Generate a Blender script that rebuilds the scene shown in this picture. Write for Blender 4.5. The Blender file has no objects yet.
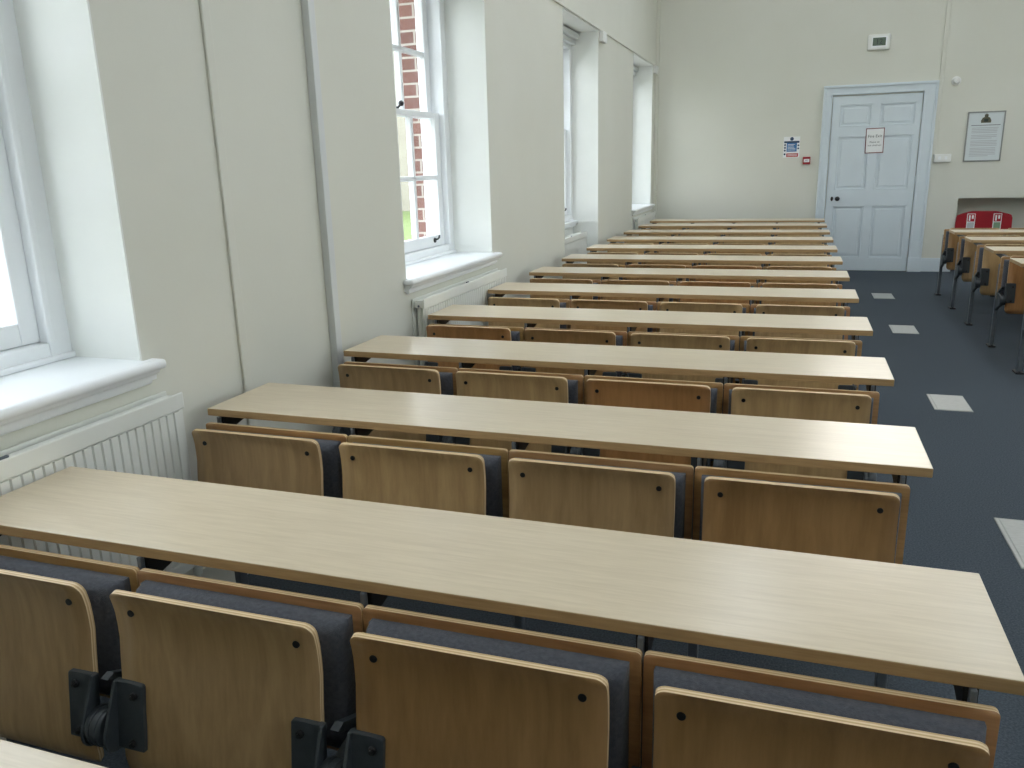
import bpy, bmesh, math, random
from mathutils import Vector, Matrix
random.seed(7)
scene = bpy.context.scene
COL = scene.collection
PI = math.pi

# ------------------------------------------------------------------ helpers
class MB:
    """collects shapes into one mesh (with uv and material slots)"""
    def __init__(self):
        self.bm = bmesh.new()
        self.uv = self.bm.loops.layers.uv.new('uv')
    def _merge(self, tmp, mi=0, mat=None, smooth=False):
        uvt = tmp.loops.layers.uv.active
        if mat is not None:
            bmesh.ops.transform(tmp, matrix=mat, verts=tmp.verts)
        bmesh.ops.recalc_face_normals(tmp, faces=tmp.faces)
        vm = {v: self.bm.verts.new(v.co) for v in tmp.verts}
        for f in tmp.faces:
            try:
                nf = self.bm.faces.new([vm[v] for v in f.verts])
            except ValueError:
                continue
            nf.material_index = f.material_index if mi is None else mi
            nf.smooth = smooth
            if uvt is not None:
                for a, b in zip(nf.loops, f.loops):
                    a[self.uv].uv = b[uvt].uv
        tmp.free()
    def box(self, x0, x1, y0, y1, z0, z1, bev=0.0, seg=2, mi=0, smooth=False, mat=None):
        t = bmesh.new()
        bmesh.ops.create_cube(t, size=1)
        for v in t.verts:
            v.co = Vector((x0 + (v.co.x + .5) * (x1 - x0), y0 + (v.co.y + .5) * (y1 - y0), z0 + (v.co.z + .5) * (z1 - z0)))
        if bev > 0:
            bmesh.ops.bevel(t, geom=list(t.edges), offset=bev, segments=seg, profile=.5, affect='EDGES', clamp_overlap=True)
        self._merge(t, mi, mat, smooth)
        return self
    def cyl(self, p, axis, r, h, seg=24, r2=None, bev=0.0, mi=0, smooth=False):
        """cylinder from point p along axis 'x','y','z' (length h)"""
        t = bmesh.new()
        bmesh.ops.create_cone(t, cap_ends=True, segments=seg, radius1=r, radius2=r if r2 is None else r2, depth=h)
        bmesh.ops.translate(t, verts=t.verts, vec=(0, 0, h / 2))
        if bev > 0:
            es = [e for e in t.edges if len(e.link_faces) == 2 and e.calc_face_angle(0) > .9]
            bmesh.ops.bevel(t, geom=es, offset=bev, segments=2, profile=.5, affect='EDGES')
        R = {'z': Matrix(), 'x': Matrix.Rotation(PI / 2, 4, 'Y'), 'y': Matrix.Rotation(-PI / 2, 4, 'X')}[axis]
        self._merge(t, mi, Matrix.Translation(p) @ R, smooth)
        return self
    def prism(self, pts, axis, a0, a1, bev=0.0, mi=0, smooth=False):
        """polygon pts (2d) extruded along axis. axis x: pts=(y,z); y: pts=(x,z); z: pts=(x,y)"""
        def mk(p, a):
            return {'x': (a, p[0], p[1]), 'y': (p[0], a, p[1]), 'z': (p[0], p[1], a)}[axis]
        t = bmesh.new()
        A = [t.verts.new(mk(p, a0)) for p in pts]
        B = [t.verts.new(mk(p, a1)) for p in pts]
        n = len(pts)
        t.faces.new(A); t.faces.new(B[::-1])
        for i in range(n):
            t.faces.new((A[i], B[i], B[(i + 1) % n], A[(i + 1) % n]))
        if bev > 0:
            bmesh.ops.bevel(t, geom=list(t.edges), offset=bev, segments=2, profile=.5, affect='EDGES', clamp_overlap=True)
        self._merge(t, mi, None, smooth)
        return self
    def sphere(self, c, r, sx=1, sy=1, sz=1, u=20, v=12, mi=0):
        t = bmesh.new()
        bmesh.ops.create_uvsphere(t, u_segments=u, v_segments=v, radius=r)
        self._merge(t, mi, Matrix.Translation(c) @ Matrix.Diagonal((sx, sy, sz, 1)), True)
        return self
    def tube(self, pts, r, seg=10, mi=0):
        t = bmesh.new()
        rings = []
        pts = [Vector(p) for p in pts]
        for i, p in enumerate(pts):
            d = (pts[min(i + 1, len(pts) - 1)] - pts[max(i - 1, 0)]).normalized()
            q = d.to_track_quat('Z', 'Y')
            rings.append([t.verts.new(p + q @ Vector((r * math.cos(a), r * math.sin(a), 0))) for a in [2 * PI * k / seg for k in range(seg)]])
        for a, b in zip(rings, rings[1:]):
            for k in range(seg):
                t.faces.new((a[k], a[(k + 1) % seg], b[(k + 1) % seg], b[k]))
        t.faces.new(rings[0]); t.faces.new(rings[-1][::-1])
        self._merge(t, mi, None, True)
        return self
    def build(self, name, mats, parent=None, loc=None, smooth_angle=None):
        me = bpy.data.meshes.new(name)
        self.bm.to_mesh(me); self.bm.free()
        for m in (mats if isinstance(mats, (list, tuple)) else [mats]):
            me.materials.append(m)
        o = bpy.data.objects.new(name, me)
        COL.objects.link(o)
        if loc: o.location = loc
        if parent: o.parent = parent
        return o

def tag(o, label=None, cat=None, group=None, kind=None):
    if label: o['label'] = label
    if cat: o['category'] = cat
    if group: o['group'] = group
    if kind: o['kind'] = kind
    return o
def empty(name, loc=(0, 0, 0), rz=0):
    o = bpy.data.objects.new(name, None)
    o.empty_display_size = .05
    COL.objects.link(o); o.location = loc; o.rotation_euler = (0, 0, rz)
    return o
def kids(o):
    return [c for c in bpy.data.objects if c.parent == o]
def copy_tree(o, parent=None):
    c = o.copy(); COL.objects.link(c)
    c.parent = parent
    for ch in sorted(kids(o), key=lambda k: k.name):
        copy_tree(ch, c)
    return c
def text_mesh(name, body, size, mat, parent, loc, rot, depth=.0006, align='CENTER', sx=1.0):
    cu = bpy.data.curves.new(name, 'FONT')
    cu.body = body; cu.size = size; cu.align_x = align; cu.align_y = 'CENTER'; cu.extrude = depth
    cu.resolution_u = 3
    tmp = bpy.data.objects.new(name + '_tmp', cu)
    COL.objects.link(tmp)
    dg = bpy.context.evaluated_depsgraph_get()
    me = bpy.data.meshes.new_from_object(tmp.evaluated_get(dg))
    bpy.data.objects.remove(tmp); bpy.data.curves.remove(cu)
    me.materials.clear(); me.materials.append(mat); me.name = name
    o = bpy.data.objects.new(name, me); COL.objects.link(o)
    o.parent = parent; o.location = loc; o.rotation_euler = rot; o.scale = (sx, 1, 1)
    return o

# ------------------------------------------------------------------ materials
def s2l(c):
    return tuple(((x / 12.92) if x <= .04045 else ((x + .055) / 1.055) ** 2.4) for x in c)
def rgb(r, g, b):
    return (*s2l((r / 255, g / 255, b / 255)), 1)
def base(name, col, rough=.5, metal=0., spec=.5, coat=0., emit=None, es=0.):
    m = bpy.data.materials.new(name); m.use_nodes = True
    b = m.node_tree.nodes['Principled BSDF']
    b.inputs['Base Color'].default_value = col
    b.inputs['Roughness'].default_value = rough
    b.inputs['Metallic'].default_value = metal
    b.inputs['Specular IOR Level'].default_value = spec
    b.inputs['Coat Weight'].default_value = coat
    b.inputs['Coat Roughness'].default_value = .15
    if emit:
        b.inputs['Emission Color'].default_value = emit; b.inputs['Emission Strength'].default_value = es
    return m
def nodes(m):
    nt = m.node_tree
    return nt, nt.nodes, nt.links, nt.nodes['Principled BSDF']
def noisy(name, c1, c2, scale, rough=.5, detail=6, bump=0., bscale=None, metal=0., spec=.5, coords='Object', stretch=(1, 1, 1), rr=None):
    m = base(name, c1, rough, metal, spec)
    nt, N, L, b = nodes(m)
    tc = N.new('ShaderNodeTexCoord'); mp = N.new('ShaderNodeMapping'); mp.inputs['Scale'].default_value = stretch
    L.new(tc.outputs[coords], mp.inputs['Vector'])
    n = N.new('ShaderNodeTexNoise'); n.inputs['Scale'].default_value = scale; n.inputs['Detail'].default_value = detail
    L.new(mp.outputs[0], n.inputs['Vector'])
    r = N.new('ShaderNodeValToRGB'); r.color_ramp.elements[0].color = c1; r.color_ramp.elements[1].color = c2
    r.color_ramp.elements[0].position = .32; r.color_ramp.elements[1].position = .68
    L.new(n.outputs['Fac'], r.inputs['Fac']); L.new(r.outputs[0], b.inputs['Base Color'])
    if bump:
        n2 = N.new('ShaderNodeTexNoise'); n2.inputs['Scale'].default_value = bscale or scale * 4; n2.inputs['Detail'].default_value = 4
        L.new(mp.outputs[0], n2.inputs['Vector'])
        bp = N.new('ShaderNodeBump'); bp.inputs['Strength'].default_value = bump; bp.inputs['Distance'].default_value = .004
        L.new(n2.outputs['Fac'], bp.inputs['Height']); L.new(bp.outputs[0], b.inputs['Normal'])
    return m
def wood(name, dark, light, axis, rough=.35, spec=.5, coat=0., fine=1.0, use_color=False, bands=0.25, broad=1.2):
    """grain running along the given local axis"""
    m = base(name, light, rough, 0, spec, coat)
    nt, N, L, b = nodes(m)
    tc = N.new('ShaderNodeTexCoord'); oi = N.new('ShaderNodeObjectInfo')
    ad = N.new('ShaderNodeVectorMath'); ad.operation = 'MULTIPLY_ADD'
    ad.inputs[1].default_value = (1, 1, 1)
    sc = N.new('ShaderNodeVectorMath'); sc.operation = 'SCALE'; sc.inputs['Scale'].default_value = 3.7
    L.new(oi.outputs['Location'], sc.inputs[0])
    L.new(tc.outputs['Object'], ad.inputs[0]); L.new(sc.outputs[0], ad.inputs[2])
    st = [14, 14, 14]; st['xyz'.index(axis)] = .9
    mp = N.new('ShaderNodeMapping'); mp.inputs['Scale'].default_value = tuple(s * fine for s in st)
    L.new(ad.outputs[0], mp.inputs['Vector'])
    n = N.new('ShaderNodeTexNoise'); n.inputs['Scale'].default_value = 9; n.inputs['Detail'].default_value = 7; n.inputs['Roughness'].default_value = .62
    L.new(mp.outputs[0], n.inputs['Vector'])
    st2 = [5, 5, 5]; st2['xyz'.index(axis)] = .55
    mp2 = N.new('ShaderNodeMapping'); mp2.inputs['Scale'].default_value = tuple(s * broad for s in st2)
    L.new(ad.outputs[0], mp2.inputs['Vector'])
    n2 = N.new('ShaderNodeTexNoise'); n2.inputs['Scale'].default_value = 1.6; n2.inputs['Detail'].default_value = 3; n2.inputs['Distortion'].default_value = 1.4
    L.new(mp2.outputs[0], n2.inputs['Vector'])
    mx = N.new('ShaderNodeMix'); mx.data_type = 'FLOAT'; mx.inputs[0].default_value = bands
    L.new(n.outputs['Fac'], mx.inputs[2]); L.new(n2.outputs['Fac'], mx.inputs[3])
    r = N.new('ShaderNodeValToRGB')
    r.color_ramp.elements[0].position = .36; r.color_ramp.elements[0].color = dark
    r.color_ramp.elements[1].position = .62; r.color_ramp.elements[1].color = light
    L.new(mx.outputs[0], r.inputs['Fac'])
    src = r.outputs[0]
    if use_color:
        mm = N.new('ShaderNodeMix'); mm.data_type = 'RGBA'; mm.blend_type = 'MULTIPLY'; mm.inputs[0].default_value = 1
        L.new(src, mm.inputs[6]); L.new(oi.outputs['Color'], mm.inputs[7]); src = mm.outputs[2]
    L.new(src, b.inputs['Base Color'])
    return m
M = {}
M['wall'] = noisy('cream_wall_paint', rgb(214, 214, 203), rgb(218, 218, 208), 1.3, .62, 5, .05, 60, spec=.25)
M['ceil'] = noisy('white_ceiling_paint', rgb(236, 235, 230), rgb(240, 239, 234), 2, .8)
M['white'] = noisy('white_gloss_paint', rgb(236, 239, 241), rgb(240, 243, 245), 3, .32, spec=.45)
M['reveal'] = noisy('white_reveal_paint', rgb(232, 234, 230), rgb(237, 239, 235), 3, .5, spec=.3)
M['door'] = noisy('bluish_white_door_paint', rgb(210, 220, 226), rgb(215, 225, 231), 3, .35, spec=.45)
M['rad'] = noisy('radiator_enamel', rgb(226, 228, 222), rgb(231, 233, 228), 5, .3)
M['carpet'] = noisy('slate_blue_carpet', rgb(60, 67, 75), rgb(84, 92, 100), 150, .95, 8, .5, 400, spec=.1)
M['desk'] = wood('pale_beech_laminate', rgb(200, 184, 157), rgb(213, 198, 172), 'x', .28, .8, fine=1.0, bands=.3)
M['deskedge'] = wood('shaded_beech_edge_band', rgb(164, 134, 94), rgb(186, 156, 114), 'x', .4, .4, fine=1.0)  # edge lipping, made browner than the top to put shading into its colour
M['ply'] = wood('beech_plywood_face', rgb(160, 130, 90), rgb(184, 153, 110), 'z', .3, .5, fine=.7, use_color=True, bands=.6, broad=1.6)
M['back'] = wood('beech_backrest_face', rgb(150, 112, 72), rgb(184, 146, 100), 'x', .32, .5, fine=.7, use_color=True, bands=.5)
M['steel'] = noisy('grey_painted_steel', rgb(100, 107, 115), rgb(112, 119, 127), 30, .38, metal=.35)
M['cast'] = noisy('dark_grey_casting', rgb(52, 58, 62), rgb(62, 68, 72), 40, .42, spec=.5, bump=.1, bscale=300)
M['black'] = noisy('black_iron', rgb(24, 25, 27), rgb(34, 35, 37), 40, .45)
M['bolt'] = base('black_bolt', rgb(18, 18, 19), .4)
M['fabric'] = noisy('slate_upholstery', rgb(71, 74, 82), rgb(87, 90, 98), 120, .9, 8, .5, 500, spec=.15)
bsd = M['fabric'].node_tree.nodes['Principled BSDF']; bsd.inputs['Sheen Weight'].default_value = .2; bsd.inputs['Sheen Roughness'].default_value = .5
M['alu'] = noisy('brushed_floor_plate', rgb(160, 162, 160), rgb(180, 182, 180), 30, .45, metal=.35, stretch=(1, 12, 1))
M['plast'] = base('white_plastic', rgb(232, 233, 230), .4)
M['red'] = noisy('red_plastic', rgb(148, 16, 32), rgb(158, 20, 36), 10, .42)
M['redsign'] = base('red_print', rgb(176, 40, 52), .5)
M['blue'] = base('blue_print', rgb(52, 112, 170), .5)
M['navy'] = base('navy_print', rgb(36, 62, 92), .5)
M['paper'] = base('white_paper', rgb(236, 238, 238), .6)
M['paper2'] = base('behind_glass_paper', rgb(212, 220, 222), .35)
M['ink'] = base('dark_ink', rgb(52, 54, 58), .6)
M['greyink'] = base('grey_ink', rgb(186, 189, 192), .6)
M['greyink2'] = base('mid_grey_ink', rgb(120, 124, 128), .6)
M['frame'] = base('grey_metal_frame', rgb(150, 154, 150), .4, .5)
M['lcd'] = base('lcd_screen', rgb(98, 112, 100), .25)
M['lcdink'] = base('lcd_digit', rgb(42, 52, 46), .3)
M['gold'] = noisy('crest_print', rgb(112, 104, 70), rgb(70, 76, 74), 120, .6)
M['greenpr'] = base('green_print', rgb(128, 158, 128), .6)
M['maroon'] = base('maroon_border', rgb(120, 62, 66), .6)
M['trunk'] = noisy('white_trunking', rgb(206, 209, 208), rgb(212, 215, 214), 4, .4)
M['grass'] = noisy('lawn_grass', rgb(88, 106, 52), rgb(106, 124, 66), 4, .9, 8, .6, 60)
M['pave'] = noisy('grey_paving', rgb(128, 126, 122), rgb(142, 140, 136), 2, .9)
M['stone'] = noisy('pale_stone', rgb(150, 144, 132), rgb(162, 156, 144), .8, .8)
M['slate'] = noisy('roof_slate', rgb(150, 150, 155), rgb(170, 170, 175), 3, .8)
M['dark'] = base('dark_opening', rgb(60, 62, 66), .3)
M['leaf'] = noisy('shrub_leaf', rgb(70, 95, 50), rgb(110, 130, 80), 8, .8)
M['fill_lamp'] = base('added_lamp_diffuser', rgb(250, 250, 245), .5, emit=(.93, 1, 1.08, 1), es=19.0)  # glow of the ceiling lights added out of view

# striped edge of the moulded plywood (stripes across the thickness, uv.v)
def ply_edge():
    m = base('plywood_edge', rgb(206, 176, 130), .5)
    nt, N, L, b = nodes(m)
    uv = N.new('ShaderNodeUVMap'); uv.uv_map = 'uv'
    sx = N.new('ShaderNodeSeparateXYZ'); L.new(uv.outputs[0], sx.inputs[0])
    mu = N.new('ShaderNodeMath'); mu.operation = 'MULTIPLY'; mu.inputs[1].default_value = 2 * PI * 2.0
    L.new(sx.outputs['Y'], mu.inputs[0])
    si = N.new('ShaderNodeMath'); si.operation = 'SINE'; L.new(mu.outputs[0], si.inputs[0])
    r = N.new('ShaderNodeValToRGB')
    r.color_ramp.elements[0].color = rgb(190, 158, 114); r.color_ramp.elements[0].position = .2
    r.color_ramp.elements[1].color = rgb(222, 198, 158); r.color_ramp.elements[1].position = .7
    mr = N.new('ShaderNodeMapRange'); mr.inputs[1].default_value = -1; mr.inputs[2].default_value = 1
    L.new(si.outputs[0], mr.inputs[0]); L.new(mr.outputs[0], r.inputs['Fac'])
    L.new(r.outputs[0], b.inputs['Base Color'])
    return m
M['plyedge'] = ply_edge()
def brick():
    m = base('red_brickwork', rgb(170, 90, 70), .85)
    nt, N, L, b = nodes(m)
    tc = N.new('ShaderNodeTexCoord'); sp = N.new('ShaderNodeSeparateXYZ'); L.new(tc.outputs['Object'], sp.inputs[0])
    ad = N.new('ShaderNodeMath'); ad.operation = 'ADD'; L.new(sp.outputs['X'], ad.inputs[0]); L.new(sp.outputs['Y'], ad.inputs[1])
    cb = N.new('ShaderNodeCombineXYZ'); L.new(ad.outputs[0], cb.inputs['X']); L.new(sp.outputs['Z'], cb.inputs['Y'])
    t = N.new('ShaderNodeTexBrick')
    t.inputs['Color1'].default_value = rgb(128, 88, 78); t.inputs['Color2'].default_value = rgb(108, 72, 64)
    t.inputs['Mortar'].default_value = rgb(178, 170, 160)
    t.inputs['Scale'].default_value = 1; t.inputs['Brick Width'].default_value = .225; t.inputs['Row Height'].default_value = .082
    t.inputs['Mortar Size'].default_value = .007; t.inputs['Mortar Smooth'].default_value = .1
    L.new(cb.outputs[0], t.inputs['Vector']); L.new(t.outputs['Color'], b.inputs['Base Color'])
    return m
M['brick'] = brick()
def glass():
    m = bpy.data.materials.new('window_glass'); m.use_nodes = True
    nt = m.node_tree; N = nt.nodes; L = nt.links
    N.remove(N['Principled BSDF']); out = N['Material Output']
    tr = N.new('ShaderNodeBsdfTransparent'); tr.inputs[0].default_value = (.96, .98, .97, 1)
    gl = N.new('ShaderNodeBsdfGlossy'); gl.inputs['Roughness'].default_value = .02
    lw = N.new('ShaderNodeLayerWeight'); lw.inputs['Blend'].default_value = .5
    pw = N.new('ShaderNodeMath'); pw.operation = 'POWER'; pw.inputs[1].default_value = 5; L.new(lw.outputs['Facing'], pw.inputs[0])
    fr = N.new('ShaderNodeMath'); fr.operation = 'MULTIPLY_ADD'; fr.inputs[1].default_value = .5; fr.inputs[2].default_value = .03; L.new(pw.outputs[0], fr.inputs[0])
    mx = N.new('ShaderNodeMixShader'); L.new(fr.outputs[0], mx.inputs[0]); L.new(tr.outputs[0], mx.inputs[1]); L.new(gl.outputs[0], mx.inputs[2])
    L.new(mx.outputs[0], out.inputs[0])
    return m
M['glass'] = glass()

# ------------------------------------------------------------------ the room
XW = -1.94            # inner face of the window wall
XR = -2.215           # back of the window reveals
XO = -2.54            # outer brick face
YF = 12.06            # far wall
YB = -2.6             # wall behind the camera
XE = 4.3              # right wall
ZC = 5.3
ZH = 2.775            # window heads
ZS = .935             # window sills
WINS = [(.69, 2.0), (3.91, 5.25), (7.14, 8.475), (10.36, 11.77)]

b = MB(); b.box(XO, XE + .2, YB - .2, YF + .6, -.2, 0)
tag(b.build('floor', M['carpet']), 'slate blue carpeted floor of the lecture room', 'floor', kind='structure')
b = MB(); b.box(XO, XE + .2, YB - .2, YF + .3, ZC, ZC + .2)
tag(b.build('ceiling', M['ceil']), 'plain white ceiling above the lecture room', 'ceiling', kind='structure')

b = MB()
edges = [YB] + [v for w in WINS for v in w] + [YF]
for i in range(0, len(edges), 2):                                   # piers: plaster inside, brick outside
    b.box(XR - .06, XW, edges[i], edges[i + 1], 0, ZC)
    b.box(XO, XR - .2, edges[i] - (.0 if i == 0 else 0), edges[i + 1], -.6, ZC, mi=1)
    b.box(XR - .2, XR - .06, edges[i] - (0 if i == 0 else .02), edges[i + 1] + (0 if i == 8 else .02), 0, ZC, mi=2)
for k, (y0, y1) in enumerate(WINS):                                 # above and below each window
    b.box(XR - .06, XW, y0, y1, ZH, ZC)
    b.box(XO, XR - .06, y0, y1, ZH - .06, ZC, mi=1)
    if k == 2:
        b.box(XR - .06, XR, y0, y1, 0, ZS - .03)
    else:
        b.box(XR - .06, XW, y0, y1, 0, ZS - .03)
    b.box(XO, XR - .06, y0, y1, -.6, ZS - .05, mi=1)
tag(b.build('wall_left', [M['wall'], M['brick'], M['white']]), 'cream painted wall on the left with four deep window recesses', 'wall', kind='structure')

# far wall with the alcove on the right
NX0, NX1, NZ, ND = 1.995, 3.3, .95, .34
HX0, HX1, HZ0, HZ1 = .5, 2.4, 3.46, 4.95          # unseen high window, added above the door for desk glare
b = MB()
b.box(XO, HX0, YF, YF + .5, 0, ZC); b.box(HX0, NX0, YF, YF + .5, 0, HZ0); b.box(NX1, XE + .2, YF, YF + .5, 0, ZC)
b.box(NX0, NX1, YF, YF + .5, NZ, HZ0); b.box(NX0, NX1, YF + ND, YF + .5, 0, NZ)
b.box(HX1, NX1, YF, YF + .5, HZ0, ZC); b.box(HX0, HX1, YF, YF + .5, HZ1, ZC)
tag(b.build('wall_far', M['wall']), 'cream end wall behind the desks with a low alcove', 'wall', kind='structure')

RWINS = [(-.4, .95), (2.8, 4.15), (6.0, 7.35), (9.2, 10.55)]  # openings for the unseen windows added on this side
RZ0, RZ1 = 1.3, 3.3
b = MB()
edges = [YB] + [v for w in RWINS for v in w] + [YF]
for i in range(0, len(edges), 2):
    b.box(XE, XE + .3, edges[i], edges[i + 1], 0, ZC)
for y0, y1 in RWINS:
    b.box(XE, XE + .3, y0, y1, 0, RZ0); b.box(XE, XE + .3, y0, y1, RZ1, ZC)
tag(b.build('wall_right', M['wall']), 'cream wall on the right side of the room', 'wall', kind='structure')
b = MB(); b.box(XO, XE + .2, YB - .2, YB, 0, ZC)
tag(b.build('wall_back', M['wall']), 'cream wall behind the camera', 'wall', kind='structure')

b = MB()
for x0, x1 in ((XW + .0, .27), (1.63, NX0)):
    b.box(x0, x1, YF - .022, YF, 0, .15, .0); b.box(x0, x1, YF - .014, YF, .15, .178, .004)
tag(b.build('baseboard_far', M['door']), 'white skirting board along the far wall', 'skirting board', kind='structure')
b = MB()
for y0, y1 in ((YB, 7.14), (8.475, YF - .03)):
    b.box(XW, XW + .018, y0, y1, 0, .14); b.box(XW, XW + .01, y0, y1, .14, .165)
tag(b.build('baseboard_left', M['wall']), 'cream skirting board along the window wall', 'skirting board', kind='structure')

# ------------------------------------------------------------------ windows
def make_window(n, y0, y1, label, sill='full'):
    root = empty('window_%d' % n, (XR, (y0 + y1) / 2, ZS))
    tag(root, label, 'window', kind='structure')
    O = Vector((-XR, -(y0 + y1) / 2, -ZS))
    def bld(mb, name, mat, par=root):
        o = mb.build(name, mat, par)
        o.data.transform(Matrix.Translation(O)); return o
    # white painted reveal lining (thin plaster skim over jambs and head)
    zb = 0 if sill == 'inner' else ZS
    m = MB()
    t = .006
    m.box(XR, XW + .001, y0 - .001, y0 + t, zb, ZH); m.box(XR, XW + .001, y1 - t, y1 + .001, zb, ZH)
    m.box(XR, XW + .001, y0 + t, y1 - t, ZH - t, ZH + .001)
    if sill == 'inner':
        m.box(XR, XW + .004, y1 - t - .008, y1 - t, ZS - .032, ZS - .004)
        m.box(XR, XR + t, y0 + t, y1 - t, 0, ZS - .03)
    bld(m, 'reveal_lining', M['reveal'])
    # box frame of the sash window
    f0, f1 = y0 - .02, y1 + .02
    m = MB()
    fx0, fx1 = XR - .20, XR
    m.box(XR - .17, XR, f0, f0 + .105, ZS, ZH - .10, .004); m.box(XR - .17, XR, f1 - .105, f1, ZS, ZH - .10, .004)
    m.box(XR - .01, XR + .006, f0 + .085, f0 + .108, ZS + .06, ZH - .12, .005); m.box(XR - .01, XR + .006, f1 - .108, f1 - .085, ZS + .06, ZH - .12, .005)
    m.box(XR - .17, XR, f0 + .105, f1 - .105, ZH - .16, ZH - .10, .004)
    m.box(XR - .10, XR, f0 + .105, f1 - .105, ZS, ZS + .062, .006)
    m.box(XR - .02, XR + .014, f0 + .0, f1 - .0, ZS, ZS + .02, .006)
    if n == 1: m.box(XO - .01, XR - .16, f1 - .03, f1 + .0, ZS, ZH - .1)
    m.box(XO - .04, XR - .10, y0, y1, ZS - .05, ZS + .03)                # outer sill
    bld(m, 'sash_frame', M['white'])
    # blind box at the head
    m = MB()
    m.box(XR - .005, XR + .085, y0 + t, y1 - t, ZH - .075, ZH - .02, .01)
    m.box(XR - .005, XR + .05, y0 + t, y1 - t, ZH - .125, ZH - .077, .008)
    bld(m, 'head_moulding', M['trunk'])
    s0, s1 = f0 + .105, f1 - .105                     # sash opening
    zm = 1.83                                          # meeting rail
    def sash(name, x, z0, z1, bot, top):
        m = MB()
        d = .042
        st = .068
        m.box(x - d, x, s0, s0 + st, z0, z1, .005); m.box(x - d, x, s1 - st, s1, z0, z1, .005)
        m.box(x - d, x, s0 + st, s1 - st, z0, z0 + bot, .005); m.box(x - d, x, s0 + st, s1 - st, z1 - top, z1, .005)
        gy0, gy1, gz0, gz1 = s0 + st, s1 - st, z0 + bot, z1 - top
        w = (gy1 - gy0) / 3
        for k in (1, 2):
            m.box(x - .042, x - .002, gy0 + k * w - .016, gy0 + k * w + .016, gz0, gz1, .006)
        zc = (gz0 + gz1) / 2
        m.box(x - .042, x - .002, gy0, gy1, zc - .015, zc + .015, .006)
        o = bld(m, name, M['white'])
        g = MB()
        g.box(x - .024, x - .02, gy0 - .004, gy1 + .004, gz0 - .004, gz1 + .004)
        go = bld(g, 'glass_pane', M['glass'], o)
        return o, gy0, w
    lo, gy0, w = sash('lower_sash', XR - .035, ZS + .064, zm + .018, .072, .036)
    up, gy0, w = sash('upper_sash', XR - .085, zm - .018, ZH - .162, .036, .055)
    # black sash lifts on the bottom rail, fastener on the meeting rail
    for yy in ((s0 + .17,) if n == 1 else (s0 + .17, s1 - .17)):
        m = MB()
        m.cyl((XR - .036, yy, ZS + .105), 'x', .016, .008, 14)
        m.tube([(XR - .03, yy, ZS + .11), (XR - .012, yy, ZS + .112), (XR - .004, yy + .008, ZS + .122), (XR - .006, yy + .018, ZS + .132), (XR - .014, yy + .026, ZS + .124)], .006)
        bld(m, 'sash_lift', M['black'], lo)
    m = MB()
    yc = gy0 + 2 * w - .12
    m.sphere((XR - .045, yc, zm + .05), .017); m.tube([(XR - .05, yc - .09, zm + .022), (XR - .048, yc - .04, zm + .024), (XR - .045, yc, zm + .05)], .007)
    bld(m, 'sash_fastener', M['black'], lo)
    # window board with a moulded nose
    m = MB()
    if sill == 'inner':
        m.box(XR, XR + .062, y0 + t, y1 - t, ZS - .03, ZS, .006)
        m.box(XR, XR + .04, y0 + t, y1 - t, ZS - .062, ZS - .03, .006)
    else:
        a0, a1 = y0 - .045, y1 + .045
        m.box(XR, XW + .042, y0 + t, y1 - t, ZS - .03, ZS + .0)
        m.box(XW, XW + .062, a0, a1, ZS - .032, ZS - .0004, .013, 3, smooth=True)
        m.prism([(XW, ZS - .030), (XW + .046, ZS - .030), (XW + .042, ZS - .042), (XW + .028, ZS - .052), (XW + .026, ZS - .066), (XW, ZS - .066)], 'y', a0 + .02, a1 - .02)
        m.prism([(XW, ZS - .064), (XW + .024, ZS - .064), (XW + .02, ZS - .074), (XW + .012, ZS - .080), (XW, ZS - .080)], 'y', a0 + .035, a1 - .035)
    bld(m, 'window_board', M['white'])
    return root
wl = ['nearest sash window at the left edge of the photo with deep white sill',
      'second sash window from the camera, showing red brick and lawn through its panes',
      'third sash window from the camera, its recess running down to the floor',
      'farthest sash window, next to the end wall']
for k, (y0, y1) in enumerate(WINS):
    make_window(k + 1, y0, y1, wl[k], 'inner' if k == 2 else 'full')
# plain unseen windows, added in the right-hand wall for daylight on the aisle side
for k, (y0, y1) in enumerate(RWINS):
    root = empty('window_%d' % (k + 5), (XE, (y0 + y1) / 2, RZ0)); 
    tag(root, 'unseen white window added in the right wall for daylight, number %s from the camera end' % ['one', 'two', 'three', 'four'][k], 'window', kind='structure')
    m = MB(); h = (y1 - y0) / 2; H = RZ1 - RZ0
    for a, c in ((-h, -h + .07), (h - .07, h), (-.02, .02)): m.box(.08, .16, a, c, 0, H)
    for a, c in ((0, .07), (H - .07, H), (H / 2 - .025, H / 2 + .025)): m.box(.085, .155, -h, h, a, c)
    m.build('window_frame', M['white'], root)
    m = MB(); m.box(.118, .122, -h + .06, h - .06, .06, H - .06); m.build('glass_pane', M['glass'], root)

root = empty('window_9', ((HX0 + HX1) / 2, YF + .2, HZ0)); tag(root, 'unseen high window added above the door to make glare on the desks', 'window', kind='structure')
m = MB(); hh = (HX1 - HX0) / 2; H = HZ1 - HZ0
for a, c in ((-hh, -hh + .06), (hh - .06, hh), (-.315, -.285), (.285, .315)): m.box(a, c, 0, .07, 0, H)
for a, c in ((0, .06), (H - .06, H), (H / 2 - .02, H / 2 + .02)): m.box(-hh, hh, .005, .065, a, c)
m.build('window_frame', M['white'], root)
m = MB(); m.box(-hh + .05, hh - .05, .033, .037, .05, H - .05); m.build('glass_pane', M['glass'], root)

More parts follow.
